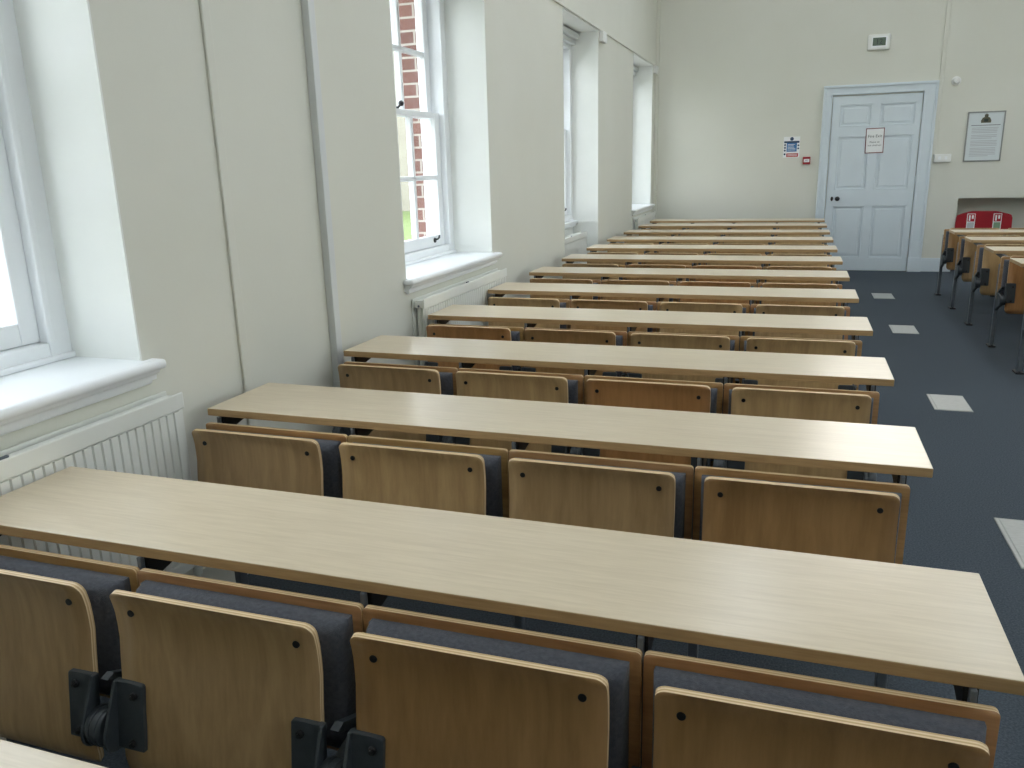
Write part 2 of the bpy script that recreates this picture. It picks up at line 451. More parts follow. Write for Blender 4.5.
# ------------------------------------------------------------------ trunking, pipes on the window wall
b = MB(); b.box(.010, .030, -.021, .021, -1.75, -1.58, .004); b.box(0, .012, -.021, .021, -1.59, 2.45, .004)
tag(b.build('conduit_cover', M['wall'], loc=(XW, 2.50, 1.75)), 'wall-coloured boxed conduit running up the wall, nearer the first window', 'conduit')
b = MB(); b.box(0, .035, -.024, .024, -1.75, 2.45, .004)
b.box(0, .04, -.027, .027, -1.22, -1.17, .003)
tag(b.build('cable_trunking', M['trunk'], loc=(XW, 3.135, 1.75)), 'pale grey vertical cable trunking on the wall before the second window', 'cable trunking')
b = MB(); b.box(0, .016, 5.3, YF - .01, 0, .02, .003)
o = tag(b.build('trim_1', M['wall'], loc=(XW, 0, ZH + .004)), 'thin cream rail along the window heads', 'trim', kind='structure')
for nm, y, lab in (('junction_box', 8.60, 'small white junction box at the head of the third window'),
                   ('junction_box', 11.90, 'small white junction box at the head of the farthest window')):
    b = MB(); b.box(0, .045, -.085, .085, -.05, .05, .006); b.box(.045, .048, -.07, .07, -.035, .035, .002)
    tag(b.build(nm, M['plast'], loc=(XW, y, ZH - .05)), lab, 'junction box', 'junction boxes at the window heads')

# ------------------------------------------------------------------ radiators
def make_radiator(y0, y1, xf, ztop, zbot, label, xback=XW):
    root = empty('radiator', (xf, (y0 + y1) / 2, 0))
    tag(root, label, 'radiator', 'radiators under the windows')
    h = (y1 - y0) / 2
    def panel(name, x, face):
        m = MB()
        m.box(x - .008, x, -h, h, ztop - .055, ztop, .004); m.box(x - .008, x, -h, h, zbot, zbot + .04, .004)
        m.box(x - .013, x - .008, -h + .004, h - .004, zbot + .03, ztop - .05)
        n = int(round((2 * h - .04) / .0333)); p = (2 * h - .04) / n
        for k in range(n):
            c = -h + .02 + (k + .5) * p
            w = p * .5
            m.prism([(x - .012, c - w * .93), (x - .012, c + w * .93), (x - .001, c + w * .74), (x - .001, c - w * .74)], 'z', zbot + .042, ztop - .058)
        return m.build(name, M['rad'], root)
    panel('front_panel', 0, 1)
    panel('rear_panel', -.066, 1)
    m = MB()
    m.box(-.058, -.010, -h + .012, h - .012, ztop - .022, ztop - .012)
    for k in range(int(2 * h / .03)):
        y = -h + .03 + k * .03
        m.box(-.056, -.012, y - .003, y + .003, zbot + .03, ztop - .02)
    m.build('convector_fins', M['rad'], root)
    for s in (-1, 1):
        m = MB(); m.box(-.062, -.008, s * (h - .012) - .004, s * (h - .012) + .004, ztop - .05, ztop - .02, .003); m.build('end_bracket', M['rad'], root)
        m = MB(); m.cyl((-.037, s * (h - .03), zbot + .03), 'z', .011, ztop - zbot - .05, 12); m.build('connector_pipe', M['rad'], root)
        m = MB(); m.tube([(-.04, s * (h - .03), zbot + .05), (-.04, s * (h + .0), zbot - .03), (-.04, s * (h + .0), .002)], .0085)
        m.cyl((-.04, s * h, zbot - .06), 'z', .016, .05, 14, bev=.004); m.build('valve_pipe', M['rad'], root)
    m = MB(); m.box(-.04, -.03, .02, .05, ztop - .012, ztop - .004, .002); m.build('grille_clip', M['steel'], root)
    for s in (-.6, .6):
        m = MB(); m.box(xback - xf, -.066, s * h - .015, s * h + .015, zbot + .1, ztop - .1); m.build('wall_bracket', M['rad'], root)
    m = MB(); m.cyl((-.037, -h + .004, ztop - .04), 'y', .006, .012, 8)
    m.build('bleed_valve', M['steel'], root)
    return root
make_radiator(.74, 2.075, -1.862, .815, .21, 'white panel radiator under the nearest window, beside the nearest full desk')
make_radiator(3.955, 5.325, -1.862, .82, .21, 'white panel radiator below the sill of the second window')
make_radiator(7.24, 8.33, -2.02, .83, .21, 'white panel radiator sunk in the recess of the third window', XR)
make_radiator(10.42, 11.77, -1.862, .83, .21, 'white panel radiator under the farthest window in the corner')

# ------------------------------------------------------------------ seats
def curved_panel(W, zs, prof, th, rt, rb, nx=10, bow=0.0):
    """moulded plywood panel: width W, front surface y=prof(z), thickness th behind it; rounded corners"""
    z0, z1 = zs[0], zs[-1]
    def hw(z):
        h = W / 2
        if z > z1 - rt:
            d = z - (z1 - rt); h -= rt - math.sqrt(max(rt * rt - d * d, 0))
        if z < z0 + rb:
            d = (z0 + rb) - z; h -= rb - math.sqrt(max(rb * rb - d * d, 0))
        return h
    t = bmesh.new(); uv = t.loops.layers.uv.new('uv')
    F, B = [], []
    for z in zs:
        h = hw(z); rf, rk = [], []
        e = 1e-3
        dy = (prof(min(z + e, z1)) - prof(max(z - e, z0))) / (min(z + e, z1) - max(z - e, z0))
        nrm = Vector((0, 1, -dy)).normalized()
        for i in range(nx + 1):
            x = -h + 2 * h * i / nx
            p = Vector((x, prof(z) + bow * (2 * x / W) ** 2, z))
            rf.append(t.verts.new(p)); rk.append(t.verts.new(p + nrm * th))
        F.append(rf); B.append(rk)
    def face(vs, mi, uvs=None, smooth=True):
        f = t.faces.new(vs); f.material_index = mi; f.smooth = smooth
        if uvs:
            for l, q in zip(f.loops, uvs): l[uv].uv = q
    n = len(zs)
    for j in range(n - 1):
        for i in range(nx):
            face((F[j][i], F[j][i + 1], F[j + 1][i + 1], F[j + 1][i]), 0)
            face((B[j][i], B[j + 1][i], B[j + 1][i + 1], B[j][i + 1]), 0)
        face((F[j][0], F[j + 1][0], B[j + 1][0], B[j][0]), 1, [(0, 0), (1, 0), (1, 1), (0, 1)], False)
        face((F[j][nx], B[j][nx], B[j + 1][nx], F[j + 1][nx]), 1, [(0, 0), (0, 1), (1, 1), (1, 0)], False)
    for i in range(nx):
        face((F[-1][i], F[-1][i + 1], B[-1][i + 1], B[-1][i]), 1, [(0, 0), (1, 0), (1, 1), (0, 1)], False)
        face((F[0][i], B[0][i], B[0][i + 1], F[0][i + 1]), 1, [(0, 0), (0, 1), (1, 1), (1, 0)], False)
    bmesh.ops.recalc_face_normals(t, faces=t.faces)
    return t
def interp(tab):
    def f(z):
        if z <= tab[0][0]: return tab[0][1]
        for (a, ya), (c, yc) in zip(tab, tab[1:]):
            if z <= c:
                u = (z - a) / (c - a); u = u * u * (3 - 2 * u) * .5 + u * .5
                return ya + (yc - ya) * u
        return tab[-1][1]
    return f
P = .5413                      # seat pitch
SW = .466                      # width of the folding seat
seat_prof = interp([(.283, -.139), (.31, -.156), (.345, -.159), (.42, -.148), (.52, -.134), (.60, -.124), (.645, -.124), (.675, -.128), (.706, -.137)])
zs = [.283, .2845, .288, .293, .300, .310, .323, .34, .37, .41, .45, .50, .55, .60, .63, .655, .672, .684, .693, .699, .7035, .7055, .706]
def mesh_of(name, t, mats):
    me = bpy.data.meshes.new(name)
    t.to_mesh(me); t.free()
    for m in mats: me.materials.append(m)
    return me
def make_seat():
    """one folding seat, folded up; origin on the floor under the backrest, +y away from the sitter"""
    root = empty('folding_seat')
    sp = bpy.data.objects.new('seat_panel', mesh_of('seat_panel', curved_panel(SW, zs, seat_prof, .0125, .020, .04), [M['ply'], M['plyedge']]))
    COL.objects.link(sp); sp.parent = root
    for s in (-1, 1):
        m = MB(); x = s * (SW / 2 - .042)
        m.cyl((x, seat_prof(.660) - .0035, .660), 'y', .0075, .008, 14, bev=.0015)
        m.build('screw', M['bolt'], sp)
    zb = [.345, .3465, .35, .358, .37, .40, .5, .6, .65, .67, .6805, .6835, .6865, .689, .690]
    bk = bpy.data.objects.new('backrest', mesh_of('backrest', curved_panel(P - .004, zb, lambda z: -.021, .013, .010, .02), [M['back'], M['plyedge']]))
    COL.objects.link(bk); bk.parent = root
    # upholstered pad, slightly pillowed
    t = bmesh.new()
    cw, c0, c1, y1, th = P - .044, .385, .670, -.0205, .050
    nx, nz = 16, 12
    grid = []
    def fr(u):                                          # rounded border profile
        d = min(u, 1 - u)
        return d
    for j in range(nz + 1):
        row = []
        for i in range(nx + 1):
            u, v = i / nx, j / nz
            uu = .5 - .5 * math.cos(PI * u); vv = .5 - .5 * math.cos(PI * v)
            x = -cw / 2 + cw * uu; z = c0 + (c1 - c0) * vv
            dx = min(x + cw / 2, cw / 2 - x); dz = min(z - c0, c1 - z)
            e = .016
            f = 1
            for d in (dx, dz):
                if d < e: f *= math.sqrt(max(1 - (1 - d / e) ** 2, 0))
            y = y1 - .016 * 1 - (th - .016) * f - .004 * math.sin(PI * uu) * math.sin(PI * vv)
            row.append(t.verts.new((x, y, z)))
        grid.append(row)
    for j in range(nz):
        for i in range(nx):
            t.faces.new((grid[j][i], grid[j][i + 1], grid[j + 1][i + 1], grid[j + 1][i])).smooth = True
    rim = [grid[0][i] for i in range(nx)] + [grid[j][nx] for j in range(nz)] + [grid[nz][nx - i] for i in range(nx)] + [grid[nz - j][0] for j in range(nz)]
    rb_ = [t.verts.new((v.co.x, y1, v.co.z)) for v in rim]
    n = len(rim)
    for i in range(n):
        t.faces.new((rim[i], rb_[i], rb_[(i + 1) % n], rim[(i + 1) % n]))
    t.faces.new(rb_)
    bmesh.ops.recalc_face_normals(t, faces=t.faces)
    cu = bpy.data.objects.new('back_cushion', mesh_of('back_cushion', t, [M['fabric']]))
    COL.objects.link(cu); cu.parent = root
    # cast hinge plates at both lower corners of the folded seat
    def shear(mb):                                  # follow the slope of the seat panel
        for v in mb.bm.verts: v.co.y += seat_prof(max(v.co.z, .34))
    for s in (-1, 1):
        m = MB()
        xi, xo = s * (P / 2 - .026), s * (P / 2 - .097)
        pts = [(xi, .366), (xo, .366), (xo, .504), (xo + s * .004, .508), (xo + s * .03, .509), (xi, .509)]
        m.prism(pts, 'y', -.010, .003, bev=.0025)
        # fin: straight front edge running from the plate top down to the pivot eye
        C0 = (-.004, .402); r = .042
        arc = [(C0[0] + r * math.cos(a), C0[1] + r * math.sin(a)) for a in [PI * .93 + k * (PI * .95) / 12 for k in range(13)]]
        fin = [(.002, .509), (-.014, .509)] + arc + [(.002, .366)]
        m.prism(fin, 'x', xi, xi - s * .007, bev=.0012)
        shear(m)
        o = m.build('hinge_plate', M['cast'], root)
        xb = s * (P / 2 - .076)
        for z, xx in ((.484, xb), (.382, xb + s * .006)):
            m = MB()
            m.cyl((xx, -.015, z), 'y', .0085, .008, 12, bev=.002)
            m.cyl((xx, -.019, z), 'y', .0045, .006, 6)
            shear(m)
            m.build('bolt', M['bolt'], o)
    return root

# ------------------------------------------------------------------ desks with legs
L0, L1 = -1.845, .371
DIV = [-1.832 + k * P for k in range(5)]
def make_desk(x0=L0, x1=L1, divs=DIV, dy=0.0, loc=(0, 0, 0)):
    """bench desk; y=0 is the near edge when dy=0; legs stand at the seat backs"""
    root = empty('bench_desk')
    m = MB()
    d, zt, th = .35, .735, .0255
    m.box(x0, x1, dy, dy + d, zt - th, zt, .0025, 2)
    m.bm.faces.ensure_lookup_table()
    for f in m.bm.faces:
        f.normal_update()
        f.material_index = 0 if f.normal.z > .5 else 1
    m.build('desktop', [M['desk'], M['deskedge']], root)
    for k, x in enumerate(divs):
        s = 1 if k == 0 else (-1 if k == len(divs) - 1 else 0)
        xl = x + s * (.014 if dy else .030)
        m = MB()
        m.box(xl - .014, xl + .014, -.004, .034, .012, .66, .004)
        m.box(xl - .0055, xl + .0055, -.005, .009, .60, .7095, .003)
        lg = m.build('leg', M['steel'], root)
        m = MB(); m.box(xl - .026, xl + .026, -.03, .075, 0, .014, .004); m.cyl((xl, -.018, .012), 'z', .008, .008, 8); m.cyl((xl, .06, .012), 'z', .008, .008, 8)
        m.build('foot', M['black'], lg)
        m = MB()
        ye = max(.30, dy + .28)
        xa = xl + (.06 if (dy > 0 and k == 0) else 0)
        m.prism([(.012, .645), (.012, .7095), (ye, .7095), (ye, .692), (.10, .665)], 'x', xa - .011, xa + .011, bev=.002)
        m.box(xa - .03, xa + .03, max(.05, dy + .04), ye - .02, .7045, .7095)
        m.build('support_arm', M['black'], root)
        m = MB()
        ya = seat_prof(.40) - .004
        w0, w1 = xl - .020, xl + .020
        m.cyl((w0, ya, .402), 'x', .040, w1 - w0, 28, bev=.004, smooth=True)
        m.cyl((w0 + .009, ya, .402), 'x', .0416, .006, 28)
        m.cyl((w1 - .015, ya, .402), 'x', .0416, .006, 28)
        m.prism([(ya + .01, .365), (ya + .01, .435), (-.002, .45), (-.002, .30)], 'x', xl - .012, xl + .012, bev=.002)
        m.prism([(-.140, .500), (-.120, .506), (-.120, .490)], 'x', xl - .009, xl + .009, bev=.0005)
        m.prism([(-.122, .485), (-.122, .506), (-.002, .45), (-.002, .43)], 'x', xl - .008, xl + .008, bev=.001)
        m.build('pivot_drum', M['cast'], root)
    return root

TONES = {'': (1, 1, 1, 1), 'pale': (1.12, 1.12, 1.08, 1), 'reddish': (.98, .74, .58, 1), 'brown': (.92, .80, .68, 1)}
ROWS = [1.243, 2.158, 3.063, 3.958, 4.885, 5.77, 6.683, 7.569, 8.465, 9.368, 10.31, 11.192]
SEATC = [['', '', 'brown', 'brown'], ['', 'pale', '', 'brown'], ['', 'pale', 'reddish', 'pale'], ['reddish', 'brown', 'pale', 'pale'],
         ['pale', 'brown', 'pale', ''], ['brown', 'brown', 'reddish', 'brown'], ['', 'brown', 'reddish', 'brown'], ['', 'brown', '', 'pale'],
         ['pale', '', 'brown', ''], ['', 'pale', '', 'pale'], ['', '', '', ''], ['', '', '', '']]
ORD = ['first', 'second', 'third', 'fourth', 'fifth', 'sixth', 'seventh', 'eighth', 'ninth', 'tenth', 'eleventh', 'twelfth']
def ordn(i):
    return {0: 'nearest full desk', 11: 'farthest left-block desk'}.get(i, ORD[i] + ' full desk from camera')
SOFF = [.007, -.011, -.006] + [-.003] * 9
seat0 = make_seat(); desk0 = make_desk()
first_s = first_d = True
POS = ['beside the window wall', 'second from window wall', 'third from window wall', 'at the aisle end']
for i, y in enumerate(ROWS):
    d = desk0 if first_d else copy_tree(desk0); first_d = False
    d.location = (0, y, 0)
    tag(d, {0: 'nearest full-length pale beech bench desk, crossing the foreground', 11: 'farthest beech bench desk of the left block, in front of the end wall'}.get(
        i, 'long pale beech bench desk, %s full one from the camera in the left block' % ORD[i]), 'desk', 'left-block bench desks')
    for k in range(4):
        s = seat0 if first_s else copy_tree(seat0); first_s = False
        s.location = (DIV[k] + P / 2 + SOFF[i], y, 0)
        tone = SEATC[i][k]
        c = TONES[tone]; j = random.uniform(.95, 1.05)
        col = (c[0] * j, c[1] * j, c[2] * j, 1)
        for ch in kids(s):
            if ch.name.startswith('seat_panel'): ch.color = col
            if ch.name.startswith('backrest'):
                ch.color = (random.uniform(.95, 1.06), random.uniform(.9, 1.04), random.uniform(.85, 1.02), 1)
        tag(s, 'folded %s ply seat %s, before the %s' % (tone or 'beech', POS[k], ordn(i)), 'seat', 'folding seats of the left block')
# the desk whose corner shows at the bottom left
d = copy_tree(desk0); d.location = (0, .341, 0)
tag(d, 'bench desk whose pale corner pokes in at the bottom left of the photo', 'desk', 'left-block bench desks')

# right-hand block: seat backs at YR, its desks stand half a row nearer
YR = [9.965, 9.06, 8.195, 7.26, 6.37]
RX = 1.545
RDIV = [RX + k * P for k in range(5)]
rd0 = make_desk(1.556, RX + 4 * P + .02, RDIV, .305)
tag(rd0, 'x', 'desk')
RN = ['farthest right-hand row', 'second farthest right-hand row', 'third farthest right-hand row', 'fourth farthest right-hand row', 'nearest right-hand row']
RT = [['brown', '', '', ''], ['', 'pale', '', ''], ['pale', '', 'pale', ''], ['reddish', 'brown', '', ''], ['', '', '', '']]
RP = ['at aisle end of the', 'second from aisle in the', 'third from aisle in the', 'fourth from aisle in the']
for i, y in enumerate(YR):
    d = copy_tree(rd0) if i < 4 else rd0
    d.location = (0, y, 0)
    if i == 0:                                              # nothing stands behind the farthest row: legs only
        for ch in kids(d):
            if ch.name.startswith('desktop') or ch.name.startswith('support_arm'):
                bpy.data.objects.remove(ch)
        d.name = 'seat_stand'
        tag(d, 'grey legs carrying the farthest right-hand row of folding seats', 'stand')
        nd = None
        continue
    tag(d, 'bench desk with grey legs, %s in the right block' % ['', 'farthest from the camera', 'second from the end wall', 'third from the end wall', 'nearest the camera'][i], 'desk', 'right-block bench desks')
    # (desks done)
for i, y in enumerate(YR):
    for k in range(4):
        s = copy_tree(seat0)
        s.location = (RX + P / 2 + k * P, y, 0); s.scale = (1, 1, 1.045)
        tone = RT[i][k]; c = TONES[tone]; j = random.uniform(.96, 1.04)
        for ch in kids(s):
            if ch.name.startswith('seat_panel'): ch.color = (c[0] * j, c[1] * j, c[2] * j, 1)
            if ch.name.startswith('backrest'): ch.color = (1, 1, 1, 1)
        tag(s, 'folded %s ply seat %s %s' % (tone or 'beech', RP[k], RN[i]), 'seat', 'folding seats of the right block')

# ------------------------------------------------------------------ floor boxes in the aisle
FB = [(3.20, 3.67, 'metal floor box lid at the right edge of the photo, nearest the camera'),
      (5.30, 5.66, 'metal floor box lid in the aisle, second from the camera'),
      (7.68, 8.06, 'metal floor box lid in the aisle, second from the end wall'),
      (9.60, 9.99, 'metal floor box lid in the aisle, nearest the white door')]
for y0, y1, lab in FB:
    root = empty('floor_box', (.985, (y0 + y1) / 2, 0))
    tag(root, lab, 'floor box', 'floor box lids along the aisle')
    h = (y1 - y0) / 2
    m = MB(); m.box(-.105, .105, -h, h, -.01, .003, .001); 
    m.build('rim', M['frame'], root)
    m = MB(); m.box(-.086, .100, -h + .012, h - .012, .0, .0045, .001); m.box(-.102, -.091, -h + .006, h - .006, .0, .0042, .0005)
    m.build('lid', M['alu'], root)

# ------------------------------------------------------------------ door
root = empty('door_1', (.93, YF, 0)); tag(root, 'white six-panel door in the end wall', 'door', kind='structure')
ox = .93
m = MB()
def X(v): return v - ox
DX0, DX1, DZ1 = .395, 1.46, 2.27
yf = -.034                                     # leaf face
xs = [DX0, .49, .875, .975, 1.39, DX1]
zp = [(.17, .865), (1.075, 1.765), (1.885, 2.162)]
m.box(X(DX0), X(DX1), yf + .018, yf + .033, .006, DZ1)
m.box(X(DX0), X(.49), yf, yf + .018, .006, DZ1); m.box(X(1.39), X(DX1), yf, yf + .018, .006, DZ1); m.box(X(.875), X(.975), yf, yf + .018, .006, DZ1)
zc = [.006, .17, .865, 1.075, 1.765, 1.885, 2.162, DZ1]
for i in range(0, 8, 2):
    m.box(X(.49), X(1.39), yf + .0001, yf + .018, zc[i], zc[i + 1])
for a, c in ((.49, .875), (.975, 1.39)):
    for z0, z1 in zp:                              # ovolo moulding round each panel and a raised field
        q = .018
        for (p0, p1, r0, r1) in ((a, c, z0, z0 + q), (a, c, z1 - q, z1), (a, a + q, z0, z1), (c - q, c, z0, z1)):
            m.box(X(p0), X(p1), yf + .006, yf + .019, r0, r1, .006)
        m.box(X(a + .045), X(c - .045), yf + .008, yf + .019, z0 + .045, z1 - .045, .008)
leaf = m.build('door_leaf', M['door'], root)
m = MB()
for x0, x1, s in ((.272, .385, 1), (1.47, 1.628, -1)):
    o_, i_ = (x0, x1) if s == 1 else (x1, x0)
    w = abs(x1 - x0)
    m.box(X(x0), X(x1), -.050, 0, .18, 2.285)
    a, c = sorted((o_, o_ + s * .03)); m.box(X(a), X(c), -.068, -.048, .18, 2.372, .006)
    a, c = sorted((i_ - s * .028, i_)); m.box(X(a), X(c), -.057, -.048, .18, 2.285, .006)
    m.box(X(x0 - .004), X(x1 + .004), -.074, 0, 0, .185, .003)
m.box(X(.272), X(1.628), -.050, 0, 2.285, 2.40)
m.box(X(.27), X(1.63), -.068, -.048, 2.372, 2.405, .006)
m.box(X(.385), X(1.47), -.056, -.048, 2.285, 2.31, .006)
m.build('architrave', M['door'], root)
m = MB(); m.cyl((X(.533), yf + .004, .965), 'y', .026, -.008, 20); m.cyl((X(.533), yf - .05, .965), 'y', .010, .05, 12); m.sphere((X(.533), yf - .055, .965), .031, 1, .75, 1)
m.build('door_knob', M['black'], leaf)
m = MB(); m.prism([(X(.466) + .016 * math.cos(a), .962 + .03 * math.sin(a)) for a in [2 * PI * k / 20 for k in range(20)]], 'y', yf - .006, yf + .002, bev=.001)
m.build('escutcheon', M['black'], leaf)
m = MB()
for z in (.35, 1.15, 1.95):
    m.cyl((X(1.466), yf - .006, z), 'z', .008, .09, 10)
m.build('hinge', M['door'], leaf)

RX90 = (PI / 2, 0, 0)
def sheet(name, loc, w, h, t, mat, label, cat):
    """thin thing on the far wall, facing the room; returns the root empty (centre, at the wall)"""
    root = empty(name, loc); tag(root, label, cat)
    return root
def plate(root, name, mat, x0, x1, z0, z1, y0, y1, bev=0.):
    m = MB(); m.box(x0, x1, y0, y1, z0, z1, bev); return m.build(name, mat, root)
# notice on the door
r = sheet('door_notice', (.938, YF + yf, 1.70), 0, 0, 0, None, 'paper notice with a dark red border stuck on the white door', 'notice')
r.rotation_euler = (0, math.radians(-1), 0)
plate(r, 'border', M['maroon'], -.112, .112, -.158, .158, -.003, .0)
plate(r, 'sheet', M['paper'], -.102, .102, -.147, .147, -.0042, -.001)
text_mesh('heading', 'Fire Exit', .050, M['ink'], r, (0, -.0046, .055), RX90)
text_mesh('text_line', 'Please do', .032, M['ink'], r, (0, -.0046, -.018), RX90)
text_mesh('text_line', 'not obstruct', .032, M['ink'], r, (0, -.0046, -.058), RX90)
# thermostat style clock
r = sheet('wall_clock', (.893, YF, 2.905), 0, 0, 0, None, 'white digital clock with grey screen high above the door', 'clock')
plate(r, 'case', M['plast'], -.135, .135, -.095, .095, -.035, 0, .028)
plate(r, 'screen_bezel', M['white'], -.092, .092, -.062, .066, -.039, -.03, .003)
plate(r, 'screen', M['lcd'], -.076, .076, -.044, .052, -.0405, -.03)
text_mesh('digits', '12', .085, M['lcdink'], r, (0, -.0412, .003), RX90)
# fire action sign
r = sheet('fire_action_sign', (-.09, YF, 1.652), 0, 0, 0, None, 'small blue and red fire action sign on the end wall', 'sign')
plate(r, 'board', M['paper'], -.105, .105, -.135, .135, -.004, 0)
plate(r, 'blue_panel', M['blue'], -.062, .068, -.06, .062, -.0048, -.003)
plate(r, 'heading_band', M['navy'], -.098, .098, .052, .078, -.0052, -.003)
plate(r, 'red_panel', M['redsign'], -.062, .09, -.128, -.082, -.0048, -.003)
m = MB(); m.cyl((0, -.0035, .106), 'y', .024, -.0016, 20); m.build('round_mark', M['navy'], r)
m = MB()
for z in (.028, -.008, -.044, -.092):
    m.cyl((-.084, -.0035, z), 'y', .013, -.0012, 14)
for z in (.02, -.02):
    m.cyl((.087, -.0035, z), 'y', .012, -.0012, 14)
m.build('pictogram', M['navy'], r)
m = MB()
for z in (.034, .016, -.002, -.02, -.038): m.box(-.05, .056 - random.uniform(0, .03), -.0053, -.0045, z - .003, z + .003)
for z in (-.096, -.112): m.box(-.05, .076, -.0053, -.0045, z - .003, z + .003)
m.build('text_line', M['paper'], r)
# fire alarm call point
r = sheet('call_point', (.113, YF, 1.471), 0, 0, 0, None, 'small red fire alarm call point beside the door frame', 'call point')
plate(r, 'case', M['red'], -.048, .048, -.048, .048, -.032, 0, .004)
plate(r, 'glass_window', M['paper'], -.036, .036, -.022, .020, -.034, -.03)
text_mesh('marking', 'FIRE', .020, M['ink'], r, (0, -.0346, 0), RX90)
# framed notice with a crest
r = sheet('framed_notice', (2.21, YF, 1.707), 0, 0, 0, None, 'framed white notice with a crest hanging right of the door', 'framed notice')
m = MB()
for x0, x1, z0, z1 in ((-.21, .21, .288, .303), (-.21, .21, -.303, -.288), (-.21, -.196, -.288, .288), (.196, .21, -.288, .288)):
    m.box(x0, x1, -.018, 0, z0, z1, .002)
m.build('frame', M['frame'], r)
plate(r, 'sheet', M['paper2'], -.2, .2, -.292, .292, -.008, -.001)
m = MB()
m.prism([(-.055, .165), (.055, .165), (.058, .19), (.042, .225), (.02, .235), (.022, .262), (0, .275), (-.022, .262), (-.02, .235), (-.042, .225), (-.058, .19)], 'y', -.0095, -.006)
m.build('crest', M['gold'], r)
m = MB(); m.prism([(-.022, .178), (.022, .178), (.024, .215), (-.024, .215)], 'y', -.0103, -.009); m.build('crest_shield', M['lcdink'], r)
m = MB(); m.box(-.16, .165, -.0095, -.007, .133, .141); m.build('heading', M['greyink2'], r)
m = MB(); z = .105
for k in range(17):
    if k in (4, 7, 11): z -= .012
    m.box(-.15, .15 - (random.uniform(0, .1) if k in (3, 6, 10, 16) else random.uniform(0, .015)), -.0095, -.007, z - .004, z + .004); z -= .019
m.build('text_line', M['greyink'], r)
# detector, socket box, conduit
r = sheet('smoke_detector', (1.824, YF, 2.389), 0, 0, 0, None, 'small round white sensor on the wall above the framed notice', 'sensor')
m = MB(); m.cyl((0, 0, 0), 'y', .055, -.022, 28, bev=.005, smooth=False); m.build('base', M['plast'], r)
m = MB(); m.cyl((0, -.02, 0), 'y', .042, -.03, 28, r2=.030, bev=.006); m.build('dome', M['plast'], r)
r = sheet('socket_box', (1.76, YF, 1.458), 0, 0, 0, None, 'white twin switch box on the wall right of the door frame', 'switch box')
plate(r, 'back_box', M['plast'], -.098, .098, -.05, .05, -.042, 0, .005)
plate(r, 'rocker', M['white'], -.052, -.022, -.02, .02, -.047, -.04, .003); plate(r, 'rocker', M['white'], .022, .052, -.02, .02, -.047, -.04, .003)
b = MB(); b.box(-.025, .025, -.02, 0, -1.0, 1.7, .004)
tag(b.build('conduit_cover', M['wall'], loc=(1.655, YF, 2.5)), 'wall-coloured conduit rising on the end wall beside the door frame', 'conduit')
b = MB(); b.box(0, .045, -.045, 0, -2.85, 1.4, .005)
tag(b.build('conduit_cover', M['wall'], loc=(XW, YF, 2.85)), 'wall-coloured boxed pipe in the corner beyond the farthest window', 'conduit')
# extinguisher stand in the alcove
r = empty('extinguisher_stand', (2.32, YF - .02, 0)); tag(r, 'red fire extinguisher stand with two sign panels in the low alcove', 'extinguisher stand')
m = MB()
top = [(-.325, .70), (-.315, .735), (-.28, .748), (-.17, .782), (-.14, .786), (.12, .786), (.15, .782), (.27, .750), (.30, .738), (.315, .70)]
m.prism([(-.20, .10), (-.33, .52)] + top + [(.32, .52), (.20, .10)], 'y', -.02, .02, bev=.006); m.build('back_board', M['red'], r)
m = MB(); m.box(-.23, .23, -.22, .03, 0, .11, .02)
m.build('base_tray', M['red'], r)
for x in (-.155, .145):
    m = MB(); m.box(x - .048, x + .048, -.0235, -.018, .50, .755, .001); o = m.build('sign_panel', M['paper'], r)
    m = MB(); m.box(x - .04, x + .04, -.0245, -.022, .655, .748); m.build('red_field', M['redsign'], o)
    m = MB(); m.box(x - .026, x - .008, -.0252, -.0235, .665, .735); m.box(x + .006, x + .028, -.0252, -.0235, .69, .735); m.build('pictogram', M['paper'], o)
    m = MB()
    m.box(x - .038, x + .038, -.0245, -.022, .52, .645); m.build('text_field', M['greenpr'] if x > 0 else M['greyink'], o)
# two extinguishers standing on the tray
for x, lab in ((-.155, 'red fire extinguisher on the stand, the one nearer the door'), (.145, 'red fire extinguisher on the stand, the one away from the door')):
    e = empty('fire_extinguisher', (2.32 + x, YF - .13, .11)); tag(e, lab, 'fire extinguisher', 'extinguishers on the red stand')
    m = MB(); m.cyl((0, 0, 0), 'z', .072, .34, 28, bev=.02, smooth=True); m.sphere((0, 0, .335), .07, 1, 1, .6); m.build('cylinder', M['red'], e)
    m = MB(); m.cyl((0, 0, .36), 'z', .018, .05, 14); m.box(-.075, .03, -.011, .011, .405, .417, .004); m.box(-.07, .02, -.010, .010, .43, .44, .004); m.build('valve_handle', M['black'], e)
    m = MB(); m.tube([(.02, 0, .39), (.06, -.03, .37), (.085, -.04, .28), (.082, -.03, .1)], .011); m.build('hose', M['black'], e)

# ------------------------------------------------------------------ ceiling luminaires, added out of view to brighten the room
k = 0
for x in (-.3, 2.4):
    for y in (.6, 3.6, 6.6, 9.6):
        r = empty('added_ceiling_light', (x, y, ZC)); k += 1
        tag(r, 'unseen ceiling luminaire added for brightness, %s of the %s line' % (ORD[int((y - .6) / 3)], 'window-side' if x < 1 else 'aisle-side'), 'ceiling light', 'added ceiling luminaires')
        m = MB(); m.box(-.16, .16, -.64, .64, -.05, 0, .008); m.build('housing', M['plast'], r)
        m = MB(); m.box(-.13, .13, -.60, .60, -.07, -.045, .01); m.build('diffuser', M['fill_lamp'], r)

